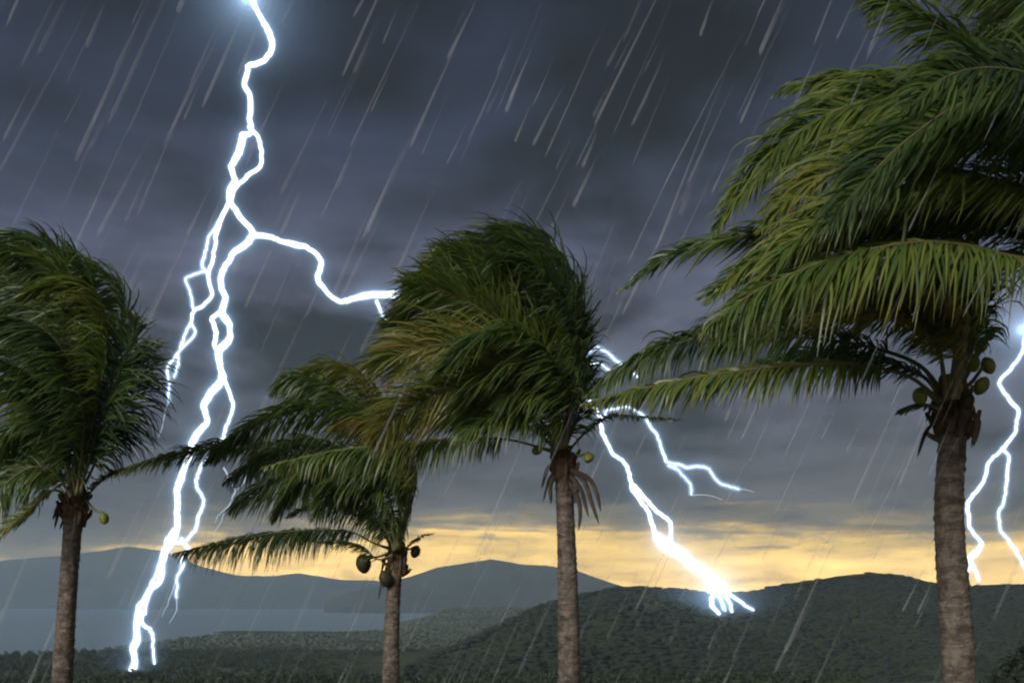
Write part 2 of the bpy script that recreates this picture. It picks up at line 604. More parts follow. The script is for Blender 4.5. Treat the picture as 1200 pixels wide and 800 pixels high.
# headland
t, d = rand_td(5500, -0.16, 0.14, 1340, 2300)
x, y = t * d, d
gh = ground_h(x, y)
ok = gh > 1.5
sz = rng.uniform(3.0, 5.2, len(t))
pts = np.stack([x, y, gh + sz * 0.15], 1)[ok]
scatter("forest", pts, sz[ok], lumps, M_WOOD, (0.3, 0.55), True)
# the right hill
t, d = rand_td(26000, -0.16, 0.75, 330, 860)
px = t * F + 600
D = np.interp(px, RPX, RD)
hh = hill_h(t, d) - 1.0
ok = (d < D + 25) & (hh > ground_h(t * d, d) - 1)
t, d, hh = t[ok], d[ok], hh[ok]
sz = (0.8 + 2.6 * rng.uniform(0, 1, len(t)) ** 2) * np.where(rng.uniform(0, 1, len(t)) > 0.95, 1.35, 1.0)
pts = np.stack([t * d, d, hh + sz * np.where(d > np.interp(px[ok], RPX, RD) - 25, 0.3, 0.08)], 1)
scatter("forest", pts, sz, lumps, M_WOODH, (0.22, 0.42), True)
# near spur at right
n = 1500
a = rng.uniform(R(20), R(48), n)
r = rng.uniform(78, 135, n)
x, y = r * np.sin(a), r * np.cos(a)
sz = rng.uniform(0.8, 1.5, n)
pts = np.stack([x, y, ground_h(x, y) + sz * 0.7], 1)
scatter("forest", pts, sz, leafies, M_WOODH)

# ------------------------------------------------------------------ palms
WIND = np.array([-1.0, 0.12, -0.08])
GRAV = np.array([0, 0, -1.0])


def frond(parent, name, P3, length_m, age, droop=0.72, wind=0.85, per_m=60, width=0.026, rib=0.02, bare=0.19, twist=0.0, ref=None, seed=0, spread=0.0, lift=0.25):
    g = np.random.default_rng(seed)
    n = 48
    P, L = catmull(P3, n)
    if ref is None:
        ref = np.array([-0.25, -0.5, 0.9])
    T, N, B = frames(P, ref)
    if twist:
        a = np.linspace(0, twist, n)[:, None]
        N, B = N * np.cos(a) + B * np.sin(a), B * np.cos(a) - N * np.sin(a)
    s = np.linspace(0, 1, n)
    rad = rib * (0.16 + 0.84 * (1 - s) ** 0.9) * (1 + 1.3 * np.clip(0.07 - s, 0, 1) / 0.07)
    Vr, Qr, Tr = tube(P, rad, 6, ref=N[0], flat=0.75)
    bag = Bag()
    bag.add(Vr, Qr, Tr)
    fr = obj(name, bag.mesh(name, True), M_RIB, parent)
    fr['age'] = float(age)
    # leaflets
    wind = wind * g.uniform(0.55, 1.2)
    droop = droop * g.uniform(0.75, 1.3)
    lift = lift * g.uniform(0.2, 1.6)
    m = int(L * per_m)
    u = np.repeat(np.linspace(bare, 0.995, m), 2) + g.normal(0, 0.008, 2 * m)
    u = np.clip(u, bare, 0.999)
    side = np.tile([1.0, -1.0], m)
    keep = g.uniform(0, 1, 2 * m) > 0.05
    u, side = u[keep], side[keep]
    k = len(u)
    fi = u * (n - 1)
    i0 = np.clip(fi.astype(int), 0, n - 2)
    fr_ = (fi - i0)[:, None]

    def ip(A):
        return A[i0] * (1 - fr_) + A[i0 + 1] * fr_
    p, tn, nn, bn = ip(P), unit(ip(T)), unit(ip(N)), unit(ip(B))
    v = (u - bare) / (1 - bare)
    prof = np.clip(np.sin(np.pi * np.clip(v * 0.86 + 0.13, 0, 1)) ** 0.62, 0.12, 1)
    prof = prof * np.where(v > 0.93, 0.75, 1.0)
    ln = length_m * prof * g.uniform(0.6, 1.12, k) * np.where(g.uniform(0, 1, k) < 0.06, 0.55, 1.0)
    ang = np.radians(np.interp(v, [0, 0.5, 1.0], [66 + spread, 52 + spread, 22 + spread])) + g.normal(0, 0.15, k)
    dirn = tn * np.cos(ang)[:, None] + (bn * side[:, None]) * np.sin(ang)[:, None] + nn * (lift + g.normal(0, 0.12, k))[:, None]
    dirn = unit(dirn + WIND * 0.42 * wind)
    gust = 0.8 + 0.5 * np.sin(u * 9 + g.uniform(0, 6))
    S = 6
    W = width * (0.65 + 0.5 * prof) * g.uniform(0.85, 1.15, k)
    wid = np.cross(dirn, nn)
    wid = unit(wid)
    cen = [p]
    dirs = [dirn]
    q = p.copy()
    dcur = dirn.copy()
    dr = droop * g.uniform(0.75, 1.25, k)[:, None]
    wd = wind * gust[:, None] * g.uniform(0.7, 1.3, k)[:, None]
    for j in range(S):
        f = 0.20 + 0.16 * j
        dcur = unit(dcur + GRAV * dr * f * 0.55 + WIND * wd * f * 0.55 + g.normal(0, 0.09, (k, 3)))
        q = q + dcur * (ln / S)[:, None]
        cen.append(q)
        dirs.append(dcur)
    C = np.stack(cen, 1)
    Dd = np.stack(dirs, 1)
    sh = np.array([0.45, 0.9, 1.0, 0.92, 0.75, 0.45, 0.06])
    roll = g.normal(0, 0.6, k)[:, None]
    Vs = []
    for j in range(S + 1):
        wj = wid - Dd[:, j] * np.sum(wid * Dd[:, j], 1, keepdims=True)
        wj = unit(wj)
        oj = np.cross(Dd[:, j], wj)
        wj = wj * np.cos(roll) + oj * np.sin(roll)
        hw = (W * sh[j] * 0.5)[:, None]
        Vs.append(np.stack([C[:, j] - wj * hw, C[:, j] + wj * hw], 1))
    V = np.stack(Vs, 1)                     # k, S+1, 2, 3
    base = (np.arange(k) * (S + 1) * 2)[:, None]
    jj = (np.arange(S) * 2)[None]
    Q = np.stack([base + jj, base + jj + 1, base + jj + 3, base + jj + 2], -1).reshape(-1, 4)
    me = mesh_np("leaflets", V.reshape(-1, 3), [Q], True)
    ca = me.color_attributes.new('blade', 'FLOAT_COLOR', 'POINT')
    cc = np.ones((k, S + 1, 2, 4), np.float32)
    cc[..., 0] = g.uniform(0, 1, k)[:, None, None]
    cc[..., 1] = (np.arange(S + 1) / S)[None, :, None]
    cc[..., 2] = v[:, None, None]
    ca.data.foreach_set('color', cc.ravel())
    lo = obj("leaflets", me, M_LEAF, fr, kind='stuff')
    lo['age'] = float(age)
    return fr


def px_frond(parent, d, org, pts, dy, length_px, age, seed, **kw):
    """control points as (px, py); dy = depth offset at base and at tip (metres)"""
    m = len(pts)
    P = []
    for i, (a, b) in enumerate(pts):
        f = i / (m - 1)
        P.append(at(a, b, d + dy[0] * (1 - f) + dy[1] * f) - org)
    return frond(parent, "frond", P, length_px / (F / d), age, seed=seed, **kw)


def trunk_mesh(P3, r0, r1, seed, ring=0.075):
    """P3 base to top, with leaf scar rings and an uneven outline"""
    g = np.random.default_rng(seed)
    P, L = catmull(P3, 8)
    n = int(L / ring) * 4
    P, L = catmull(P3, n)
    s = np.linspace(0, 1, n)
    sides = 28
    base = r1 + (r0 - r1) * (1 - s) ** 1.5 + 0.09 * np.exp(-s * L / 0.35)
    ringw = np.tile([0.0, 1.0, 0.55, 0.2], n // 4 + 1)[:n]
    amp = np.repeat(g.uniform(0.001, 0.009, n // 4 + 1), 4)[:n]
    a = np.linspace(0, 2 * math.pi, sides, endpoint=False)
    T, N, B = frames(P, np.array([0.1, -1, 0.0]))
    rr = base[:, None] + amp[:, None] * ringw[:, None] * (1 + 0.5 * np.sin(a * 3 + np.repeat(g.uniform(0, 6, n // 4 + 1), 4)[:n][:, None]))
    rr = rr + g.normal(0, 0.0028, rr.shape) + 0.007 * np.sin(a * 2 + s[:, None] * 9)
    V = P[:, None] + rr[..., None] * (np.cos(a)[None, :, None] * N[:, None] + np.sin(a)[None, :, None] * B[:, None])
    i = np.arange(n - 1)[:, None] * sides
    j = np.arange(sides)[None]
    k = (j + 1) % sides
    Q = np.stack([i + j, i + k, i + sides + k, i + sides + j], -1).reshape(-1, 4)
    V = np.vstack([V.reshape(-1, 3), P[-1]])
    jj = np.arange(sides)
    Tt = np.stack([np.full(sides, len(V) - 1), (n - 1) * sides + jj, (n - 1) * sides + (jj + 1) % sides], 1)
    return mesh_np("trunk", V, [Q, Tt], True)


def strip(P, wid, g, n=8):
    """a ragged hanging strap with thickness"""
    P, L = catmull(P, n)
    s = np.linspace(0, 1, n)
    V, Q, T = tube(P, wid * (0.5 + 0.6 * np.sin(np.pi * s ** 0.7)) * np.where(s > 0.95, 0.15, 1), 6, ref=np.array([0.2, -1, 0.1]), flat=0.22)
    return V, Q, T


def nut_mesh(size, seed):
    g = np.random.default_rng(seed)
    prof = [(0, -1.15), (0.3, -1.05), (0.62, -0.8), (0.86, -0.4), (0.93, 0), (0.86, 0.4), (0.62, 0.78), (0.34, 0.98), (0.3, 1.05), (0.1, 1.1)]
    sides = 12
    V, Q = [], []
    for i, (r, z) in enumerate(prof):
        for j in range(sides):
            a = 2 * math.pi * j / sides
            rr = r * (1 + 0.07 * math.cos(3 * a)) * size
            V.append((rr * math.cos(a), rr * math.sin(a), z * size * 1.12))
    for i in range(len(prof) - 1):
        for j in range(sides):
            k = (j + 1) % sides
            Q.append((i * sides + j, i * sides + k, (i + 1) * sides + k, (i + 1) * sides + j))
    return mesh_np("coconut", np.array(V), [np.array(Q)], True)


def coconut(parent, org, px, py, d, size, mat, seed, tilt=(0.2, 0.2), hang=None):
    me = nut_mesh(size, seed)
    o = obj("coconut", me, mat, parent)
    o.location = Vector(at(px, py, d) - org)
    o.rotation_euler = (tilt[0], tilt[1], seed)
    if hang is not None:          # the stalk it hangs by
        p0 = at(px, py, d) - org + np.array([0, 0, size])
        p1 = at(*hang) - org
        mid = (p0 + p1) / 2 + np.array([0, 0, -0.04])
        P, _ = catmull([p1, mid, p0], 8)
        V, Q, T = tube(P, np.linspace(0.02, 0.012, 8), 6)
        B = Bag()
        B.add(V, Q, T)
        obj("stalk", B.mesh("stalk", True), M_RIB, parent)['age'] = 0.6
    return o


def crown_base(parent, top, r, d, seed, h=0.5, stubs=11, dead=5):
    """fibre sheath and the stubs of old leaf bases under the crown"""
    g = np.random.default_rng(seed)
    n, sides = 14, 20
    s = np.linspace(0, 1, n)
    a = np.linspace(0, 2 * math.pi, sides, endpoint=False)
    rr = r * (0.95 + 0.4 * np.sin(np.pi * np.clip(s * 1.1, 0, 1)))[:, None] * (1 + g.normal(0, 0.09, (n, sides)))
    V = np.stack([rr * np.cos(a), rr * np.sin(a), np.broadcast_to((s * h - h * 0.45)[:, None], rr.shape)], -1).reshape(-1, 3) + top
    i = np.arange(n - 1)[:, None] * sides
    j = np.arange(sides)[None]
    k = (j + 1) % sides
    Q = np.stack([i + j, i + k, i + sides + k, i + sides + j], -1).reshape(-1, 4)
    jj = np.arange(sides)
    T = np.stack([np.full(sides, len(V)), (n - 1) * sides + jj, (n - 1) * sides + (jj + 1) % sides], 1)
    V = np.vstack([V, top + [0, 0, h * 0.6]])
    obj("fibre_sheath", mesh_np("fibre_sheath", V, [Q, T], True), M_FIBRE, parent)
    for q in range(stubs):
        aa = g.uniform(0, 2 * math.pi)
        o = np.array([math.cos(aa), math.sin(aa), 0])
        z0 = g.uniform(-0.45, 0.25) * h
        b = top + o * r * 0.8 + [0, 0, z0]
        e = b + o * g.uniform(0.05, 0.14) + [0, 0, g.uniform(0.05, 0.2)]
        P, _ = catmull([b, (b + e) / 2 + o * 0.03, e], 5)
        V, Q, T = tube(P, np.linspace(0.055, 0.022, 5) * (r / 0.15), 7, flat=0.5)
        B = Bag()
        B.add(V, Q, T)
        obj("leaf_base", B.mesh("leaf_base", True), M_FIBRE, parent)
    for q in range(dead):
        aa = g.uniform(0, 2 * math.pi)
        o = np.array([math.cos(aa), math.sin(aa), 0])
        b = top + o * r + [0, 0, g.uniform(-0.1, 0.15)]
        ln = g.uniform(0.2, 0.5)
        P = [b, b + o * 0.09 + [0, 0, -ln * 0.3], b + o * 0.11 + [-0.05, 0, -ln]]
        B = Bag()
        B.add(*strip(P, g.uniform(0.014, 0.03), g))
        obj("dead_leaf", B.mesh("dead_leaf", True), M_DEAD, parent)


def palm(label, d, trunk_px, r0, r1, crown_px, fronds, seed, wide=0.034, lpx=70, filler=(), sheath_h=0.5, dead=5, per_m=46, ground_z=38.75):
    base_t = np.array(trunk_px[0]), np.array(trunk_px[-1])
    # continue the trunk's line down to the ground
    low = at(*trunk_px[0], d)
    nxt = at(*trunk_px[1], d)
    k = (low[2] - ground_z) / max(nxt[2] - low[2], 0.1)
    gx = low[0] - (nxt[0] - low[0]) * k * 0.6
    org = np.array([gx, d, ground_z])
    root = bpy.data.objects.new("palm_tree", None)
    COL.objects.link(root)
    root.location = Vector(org)
    root['label'] = label
    root['category'] = 'palm tree'
    root['group'] = 'coconut palms bent by the storm wind'
    P = [np.zeros(3)] + [at(a, b, d) - org for a, b in trunk_px]
    obj("trunk", trunk_mesh(P, r0, r1, seed), M_TRUNK, root)
    top = at(*crown_px, d) - org
    crown_base(root, top, r1, d, seed + 5, sheath_h, dead=dead)
    for i, f in enumerate(fronds):
        pts, dy, age = f[0], f[1], f[2]
        kw = dict(f[3]) if len(f) > 3 else {}
        L = kw.pop('lpx', lpx)
        kw.setdefault('width', wide)
        kw.setdefault('per_m', per_m)
        px_frond(root, d, org, pts, dy, L, age, seed * 100 + i, **kw)
    g = np.random.default_rng(seed + 50)
    # fronds of the far side and the rest of the crown: rise, then stream downwind
    for i, (a, el, ln, age) in enumerate(filler):
        a, el = R(a), R(el)
        dirn = np.array([math.sin(a) * math.cos(el), -math.cos(a) * math.cos(el), math.sin(el)])
        pts = [top + [0, 0, -0.05]]
        q = pts[0].copy()
        for j in range(7):
            dirn = unit(dirn + WIND * 0.24 + GRAV * (0.02 + 0.055 * j))
            q = q + dirn * ln / 7
            pts.append(q)
        frond(root, "frond", pts, lpx / (F / d), age, seed=seed * 100 + 60 + i, width=wide, per_m=per_m)
    return root, org, top


# --- left palm
A_fr = [
    ([(93, 580), (112, 512), (132, 455), (152, 405), (160, 372)], (-0.2, -0.5), 0.15, dict(wind=0.12, droop=0.35, lpx=88, spread=10, ref=np.array([-0.3, -1, 0.2]), width=0.026)),
    ([(88, 580), (74, 505), (73, 420), (74, 340), (62, 297), (20, 278), (-20, 275)], (-0.1, -0.3), 0.3, dict(droop=0.5, wind=0.7)),
    ([(86, 580), (72, 532), (46, 482), (2, 445), (-55, 440)], (-0.2, -0.9), 0.42, dict(lpx=60)),
    ([(86, 580), (66, 505), (38, 440), (8, 400), (-45, 380)], (0, -0.3), 0.35, dict(droop=0.5, wind=0.7)),
    ([(84, 588), (64, 574), (40, 592), (10, 618), (-30, 645)], (-0.1, -0.4), 0.6, dict(lpx=26)),
    ([(90, 580), (101, 500), (110, 420), (112, 355), (90, 312), (48, 298), (-10, 308)], (0.1, 0.4), 0.28, dict(droop=0.5, wind=0.7)),
    ([(90, 580), (108, 500), (133, 425), (146, 372), (128, 328), (88, 308), (30, 318)], (0.2, 0.9), 0.3, dict(droop=0.5, wind=0.7)),
    ([(88, 580), (85, 482), (60, 392), (18, 340), (-50, 330)], (0.1, 0.3), 0.2, dict(droop=0.5, wind=0.7)),
    ([(88, 580), (95, 482), (98, 392), (66, 322), (8, 292), (-50, 300)], (-0.1, -0.6), 0.38, dict(droop=0.5, wind=0.7)),
    ([(84, 582), (62, 552), (36, 548), (8, 566), (-16, 600)], (-0.3, -0.9), 0.4, dict(lpx=60, wind=0.3, droop=1.0, bare=0.12)),
    ([(86, 580), (70, 530), (50, 505), (22, 505), (-6, 540)], (-0.2, -0.7), 0.3, dict(lpx=62, wind=0.3, droop=1.0, bare=0.12)),
    ([(92, 582), (104, 545), (118, 520), (134, 505), (150, 510)], (0.2, 0.5), 0.3, dict(lpx=45, wind=0.5, bare=0.12)),
    ([(95, 592), (110, 572), (125, 560), (146, 549)], (0, 0.2), 0.3, dict(lpx=16)),
    ([(86, 580), (60, 540), (18, 520), (-40, 532)], (0.2, 0.9), 0.25, dict(droop=0.5, wind=0.7)),
    ([(87, 580), (66, 470), (30, 400), (-20, 365), (-70, 360)], (0.3, 1.0), 0.12, dict(droop=0.5, wind=0.7)),
    ([(89, 580), (92, 470), (84, 380), (40, 330), (-20, 320)], (0.3, 1.2), 0.1, dict(droop=0.5, wind=0.7)),
    ([(90, 580), (112, 480), (126, 400), (112, 340), (70, 330), (20, 350)], (-0.2, -0.8), 0.5, dict(droop=0.5, wind=0.7)),
    ([(92, 582), (118, 530), (146, 480), (168, 430), (172, 400)], (0.2, 0.8), 0.2, dict(wind=0.2, droop=0.6, lpx=76, spread=10, ref=np.array([-0.3, -1, 0.2]))),
    ([(88, 580), (80, 520), (50, 455), (10, 425), (-40, 415)], (-0.2, -1.2), 0.15, dict(droop=0.5, wind=0.7)),
    ([(90, 580), (98, 500), (84, 430), (50, 385), (0, 370), (-40, 385)], (-0.3, -1.3), 0.2, dict(droop=0.5, wind=0.7)),
]
rootA, orgA, topA = palm("palm at the far left edge with its crown streaming out of the picture", 12.5, [(73, 800), (79, 700), (86, 610), (89, 588)],
    0.122, 0.112, (89, 596), A_fr, 11, wide=0.02, lpx=70, filler=[(220, 50, 3.2, 0.15)], per_m=78)
coconut(rootA, orgA, 122, 607, 12.35, 0.065, M_NUT, 3, (0.4, 0.3), (100, 585, 12.4))

# --- small palm, second from the left
B_fr = [
    ([(461, 644), (438, 636), (410, 623), (360, 621), (300, 627), (250, 637), (203, 648)], (-0.1, -0.4), 0.2, dict(lpx=56, wind=0.3, droop=1.7, lift=0.0, per_m=84)),
    ([(463, 645), (446, 602), (412, 567), (360, 556), (310, 572), (270, 600)], (-0.2, -0.5), 0.25, dict(bare=0.27, wind=0.6, droop=1.0)),
    ([(465, 643), (466, 582), (440, 520), (400, 470), (352, 442), (316, 462)], (0.0, 0.3), 0.3, dict(bare=0.27, wind=0.6, droop=1.0)),
    ([(466, 643), (477, 580), (466, 510), (430, 452), (384, 430), (340, 444)], (0.1, 0.5), 0.68, dict(bare=0.27, wind=0.6, droop=1.0)),
    ([(466, 643), (470, 562), (440, 502), (380, 480), (320, 490), (270, 518), (240, 545)], (-0.1, -0.3), 0.3, dict(bare=0.27, wind=0.6, droop=1.0)),
    ([(462, 643), (440, 582), (390, 537), (300, 521), (220, 530), (160, 546), (118, 560)], (0.3, 1.0), 0.45, dict(lpx=34)),
    ([(466, 645), (482, 592), (488, 552), (468, 512), (430, 490), (385, 500)], (-0.2, -0.6), 0.7, dict(bare=0.27, wind=0.6, droop=1.0)),
    ([(464, 643), (450, 592), (420, 545), (370, 525), (310, 540), (262, 566)], (0.0, 0.2), 0.28, dict(bare=0.27, wind=0.6, droop=1.0)),
    ([(465, 643), (458, 590), (430, 540), (385, 540), (345, 570), (320, 610)], (-0.3, -0.9), 0.3, dict(bare=0.27, wind=0.6, droop=1.0)),
    ([(465, 643), (470, 600), (462, 560), (430, 545), (390, 560), (365, 590)], (-0.3, -1.0), 0.3, dict(bare=0.27, wind=0.6, droop=1.0)),
    ([(466, 643), (478, 600), (484, 560), (476, 530), (440, 530), (400, 550)], (-0.1, -0.5), 0.35, dict(bare=0.27, wind=0.6, droop=1.0)),
    ([(462, 645), (440, 612), (410, 590), (370, 590), (335, 606)], (0.3, 0.9), 0.2, dict(lpx=30)),
    ([(463, 645), (448, 612), (424, 588), (394, 584), (366, 606)], (-0.3, -0.7), 0.25, dict(lpx=50, wind=0.4, droop=1.3, bare=0.12)),
    ([(464, 643), (456, 606), (440, 578), (416, 568), (392, 580)], (-0.3, -0.9), 0.35, dict(lpx=50, wind=0.4, droop=1.3, bare=0.12)),
    ([(466, 643), (474, 604), (480, 580), (474, 560), (455, 556)], (-0.2, -0.5), 0.3, dict(lpx=46, wind=0.5, droop=1.0, bare=0.12)),
    ([(468, 648), (482, 637), (496, 628), (510, 624)], (0, 0.1), 0.4, dict(lpx=7)),
    ([(460, 650), (442, 655), (425, 640), (400, 634), (370, 634)], (-0.2, -0.4), 0.2, dict(lpx=20)),
    ([(466, 643), (472, 570), (455, 500), (410, 455), (360, 455), (325, 490)], (0.2, 0.8), 0.2, dict(bare=0.27, wind=0.6, droop=1.0)),
]
rootB, orgB, topB = palm("shortest palm with one long frond held out flat above the bay", 14.0, [(458, 800), (459, 740), (462, 680), (466, 650)],
    0.118, 0.105, (465, 655), B_fr, 23, wide=0.018, lpx=54, filler=[], per_m=76, sheath_h=0.55)
coconut(rootB, orgB, 426, 660, 13.8, 0.115, M_NUTD, 5, (0.2, 0.3), (455, 648, 13.9))
coconut(rootB, orgB, 452, 678, 13.85, 0.1, M_NUTD, 6, (0.3, -0.3), (462, 660, 13.9))
coconut(rootB, orgB, 487, 646, 13.95, 0.075, M_NUTD, 7, (0.1, 0.4), (470, 640, 13.95))

# --- middle palm
C_fr = [
    ([(652, 530), (602, 516), (560, 513), (500, 517), (440, 522), (380, 530), (308, 547)], (-0.2, -0.5), 0.5, dict(lpx=56, wind=0.35, droop=1.5, lift=0.0)),
    ([(652, 525), (612, 497), (560, 490), (510, 492), (455, 507)], (0.2, 0.7), 0.2, dict(lpx=48)),
    ([(653, 525), (640, 482), (602, 432), (542, 405), (482, 410), (428, 432)], (-0.3, -0.9), 0.75, dict(droop=0.45, wind=0.62, bare=0.2)),
    ([(661, 525), (678, 445), (668, 375), (638, 318), (606, 284), (578, 264)], (-0.1, -0.2), 0.15, dict(lpx=88)),
    ([(659, 525), (669, 432), (650, 362), (602, 318), (552, 312), (500, 338), (458, 368)], (0, 0.1), 0.25, dict(droop=0.45, wind=0.62, bare=0.2)),
    ([(656, 525), (650, 442), (620, 372), (570, 342), (512, 347), (452, 385)], (-0.2, -0.6), 0.2, dict(droop=0.45, wind=0.62, bare=0.2)),
    ([(656, 525), (640, 452), (602, 402), (550, 377), (490, 387), (440, 420)], (0.3, 1.0), 0.3, dict(droop=0.45, wind=0.62, bare=0.2)),
    ([(662, 525), (678, 432), (672, 352), (646, 302), (606, 277), (560, 284)], (0.2, 0.6), 0.12, dict(droop=0.45, wind=0.62, bare=0.2)),
    ([(657, 525), (650, 452), (640, 382), (602, 330), (542, 305), (495, 312)], (0.2, 0.8), 0.4, dict(droop=0.45, wind=0.62, bare=0.2)),
    ([(655, 527), (640, 472), (592, 450), (532, 455), (472, 480), (436, 520)], (-0.3, -1.0), 0.7, dict(droop=0.45, wind=0.62, bare=0.2)),
    ([(657, 525), (648, 432), (610, 358), (552, 312), (512, 285)], (-0.2, -0.5), 0.4, dict(droop=0.3, wind=0.4, lpx=84)),
    ([(656, 525), (640, 442), (592, 384), (530, 345), (468, 330)], (-0.2, -0.9), 0.5, dict(droop=0.3, wind=0.3, lpx=80)),
    ([(655, 525), (632, 462), (576, 424), (512, 392), (448, 378)], (0.1, 0.4), 0.3, dict(droop=0.3, wind=0.3, lpx=74)),
    ([(654, 527), (634, 500), (604, 486), (570, 490), (540, 512)], (-0.3, -0.9), 0.4, dict(lpx=62, wind=0.4, droop=1.2, bare=0.12)),
    ([(657, 525), (656, 488), (640, 462), (612, 455), (585, 472)], (-0.3, -0.9), 0.3, dict(lpx=64, wind=0.5, droop=1.0, bare=0.12)),
    ([(662, 525), (676, 492), (684, 460), (680, 432), (662, 420)], (0.1, 0.3), 0.3, dict(lpx=60, wind=0.7, bare=0.12)),
    ([(664, 530), (690, 503), (716, 487), (750, 488), (800, 492)], (0.1, 0.4), 0.1, dict(lpx=14, wind=0.3)),
    ([(661, 525), (672, 452), (664, 392), (642, 342), (610, 305), (570, 295)], (-0.3, -0.9), 0.2, dict(droop=0.45, wind=0.62, bare=0.2)),
    ([(658, 525), (660, 462), (640, 412), (600, 385), (550, 400), (510, 440)], (-0.3, -1.3), 0.25, dict(droop=0.45, wind=0.62, bare=0.2)),
    ([(660, 525), (675, 420), (655, 340), (610, 292), (560, 285), (515, 310)], (0.3, 1.1), 0.35, dict(droop=0.45, wind=0.62, bare=0.2)),
    ([(655, 527), (630, 490), (580, 472), (520, 475), (470, 500)], (0.0, 0.0), 0.4, dict(droop=0.45, wind=0.62, bare=0.2)),
    ([(660, 525), (668, 470), (648, 430), (610, 420), (565, 440), (530, 480)], (-0.3, -1.0), 0.35, dict(droop=0.45, wind=0.62, bare=0.2)),
    ([(662, 525), (676, 480), (680, 430), (668, 380), (634, 350), (590, 350)], (0.0, -0.3), 0.3, dict(droop=0.45, wind=0.62, bare=0.2)),
]
rootC, orgC, topC = palm("middle palm with a bushy wind swept crown and dead straps hanging under it", 12.0, [(667, 800), (666, 720), (664, 640), (661, 555)],
    0.145, 0.112, (659, 545), C_fr, 37, wide=0.02, lpx=80, filler=[], sheath_h=0.42, dead=5, per_m=80)
coconut(rootC, orgC, 690, 536, 11.85, 0.066, M_NUT, 8, (0.5, 0.9), (665, 530, 11.9))
coconut(rootC, orgC, 630, 527, 11.8, 0.06, M_NUT, 9, (0.5, -0.9), (650, 525, 11.9))
gg = np.random.default_rng(5)
for pts in ([(668, 552), (684, 562), (692, 585), (702, 614)], [(666, 555), (680, 572), (686, 592), (690, 606)], [(668, 550), (690, 560), (700, 580), (704, 600)],
            [(664, 560), (676, 580), (680, 600), (678, 622)], [(650, 556), (645, 570), (646, 590)], [(667, 556), (676, 566), (674, 590)]):
    P = [at(a, b, 11.85) - orgC for a, b in pts]
    B = Bag()
    B.add(*strip(P, 0.03, gg))
    obj("dead_leaf", B.mesh("dead_leaf", True), M_DEAD, rootC)

# --- right palm
D_fr = [
    ([(1102, 472), (1062, 440), (982, 426), (870, 434), (770, 451), (682, 474)], (-0.2, -0.4), 0.52, dict(lpx=62, wind=0.3, droop=1.25, lift=0.0)),
    ([(1106, 467), (1076, 427), (1002, 403), (902, 393), (822, 395), (742, 425), (685, 466)], (0.2, 0.6), 0.25, dict(lpx=66, wind=0.3, droop=1.0)),
    ([(1112, 467), (1119, 402), (1102, 342), (1042, 320), (962, 338), (892, 382)], (-0.3, -0.8), 0.45, dict(lpx=92)),
    ([(1116, 467), (1129, 392), (1138, 332), (1108, 275), (1040, 248), (960, 262), (880, 312)], (0, 0.2), 0.4, dict(lpx=92)),
    ([(1108, 467), (1096, 392), (1052, 352), (982, 345), (902, 370), (842, 412)], (0.2, 0.7), 0.3, dict(lpx=80)),
    ([(1110, 467), (1100, 412), (1066, 372), (1010, 366), (950, 380)], (-0.3, -1.0), 0.75, dict(lpx=60)),
    ([(1104, 470), (1080, 440), (1020, 420), (950, 415), (880, 425)], (0.4, 1.3), 0.1, dict(lpx=50)),
    ([(1118, 467), (1131, 402), (1136, 346), (1120, 312), (1080, 302), (1036, 330)], (-0.3, -0.7), 0.5, dict(lpx=84, bare=0.25)),
    ([(1120, 467), (1141, 402), (1148, 352), (1136, 320), (1102, 308), (1060, 334)], (-0.1, 0.2), 0.4, dict(lpx=84, bare=0.25)),
    ([(1117, 467), (1126, 410), (1124, 366), (1104, 342), (1070, 340)], (-0.35, -0.9), 0.85, dict(lpx=60, bare=0.25)),
    ([(1100, 478), (1084, 474), (1070, 476), (1052, 484)], (-0.2, -0.3), 0.3, dict(lpx=18)),
]
rootD, orgD, topD = palm("nearest palm in full view with a cluster of green coconuts at its crown", 7.8, [(1124, 800), (1118, 700), (1112, 600), (1117, 500)],
    0.119, 0.108, (1116, 482), D_fr, 51, wide=0.0175, lpx=88, filler=[], sheath_h=0.5, dead=7, per_m=84)
for i, (a, b, dz_, s_, m_) in enumerate([(1117, 452, -0.32, 0.1, 0), (1078, 464, -0.3, 0.085, 0), (1150, 452, 0.0, 0.09, 0), (1158, 428, 0.05, 0.085, 0), (1150, 405, 0.12, 0.08, 0),
                                         (1160, 392, 0.2, 0.062, 0), (1140, 425, -0.1, 0.085, 0), (1142, 385, 0.1, 0.06, 0), (1134, 470, -0.2, 0.08, 1), (1154, 378, 0.2, 0.05, 0)]):
    coconut(rootD, orgD, a, b, 7.8 + dz_, s_ * 0.68, M_NUTD if m_ else M_NUT, 60 + i, (0.3 * math.sin(i * 2), 0.5 * math.cos(i * 3)), (1122, 470 - i * 3, 7.8))

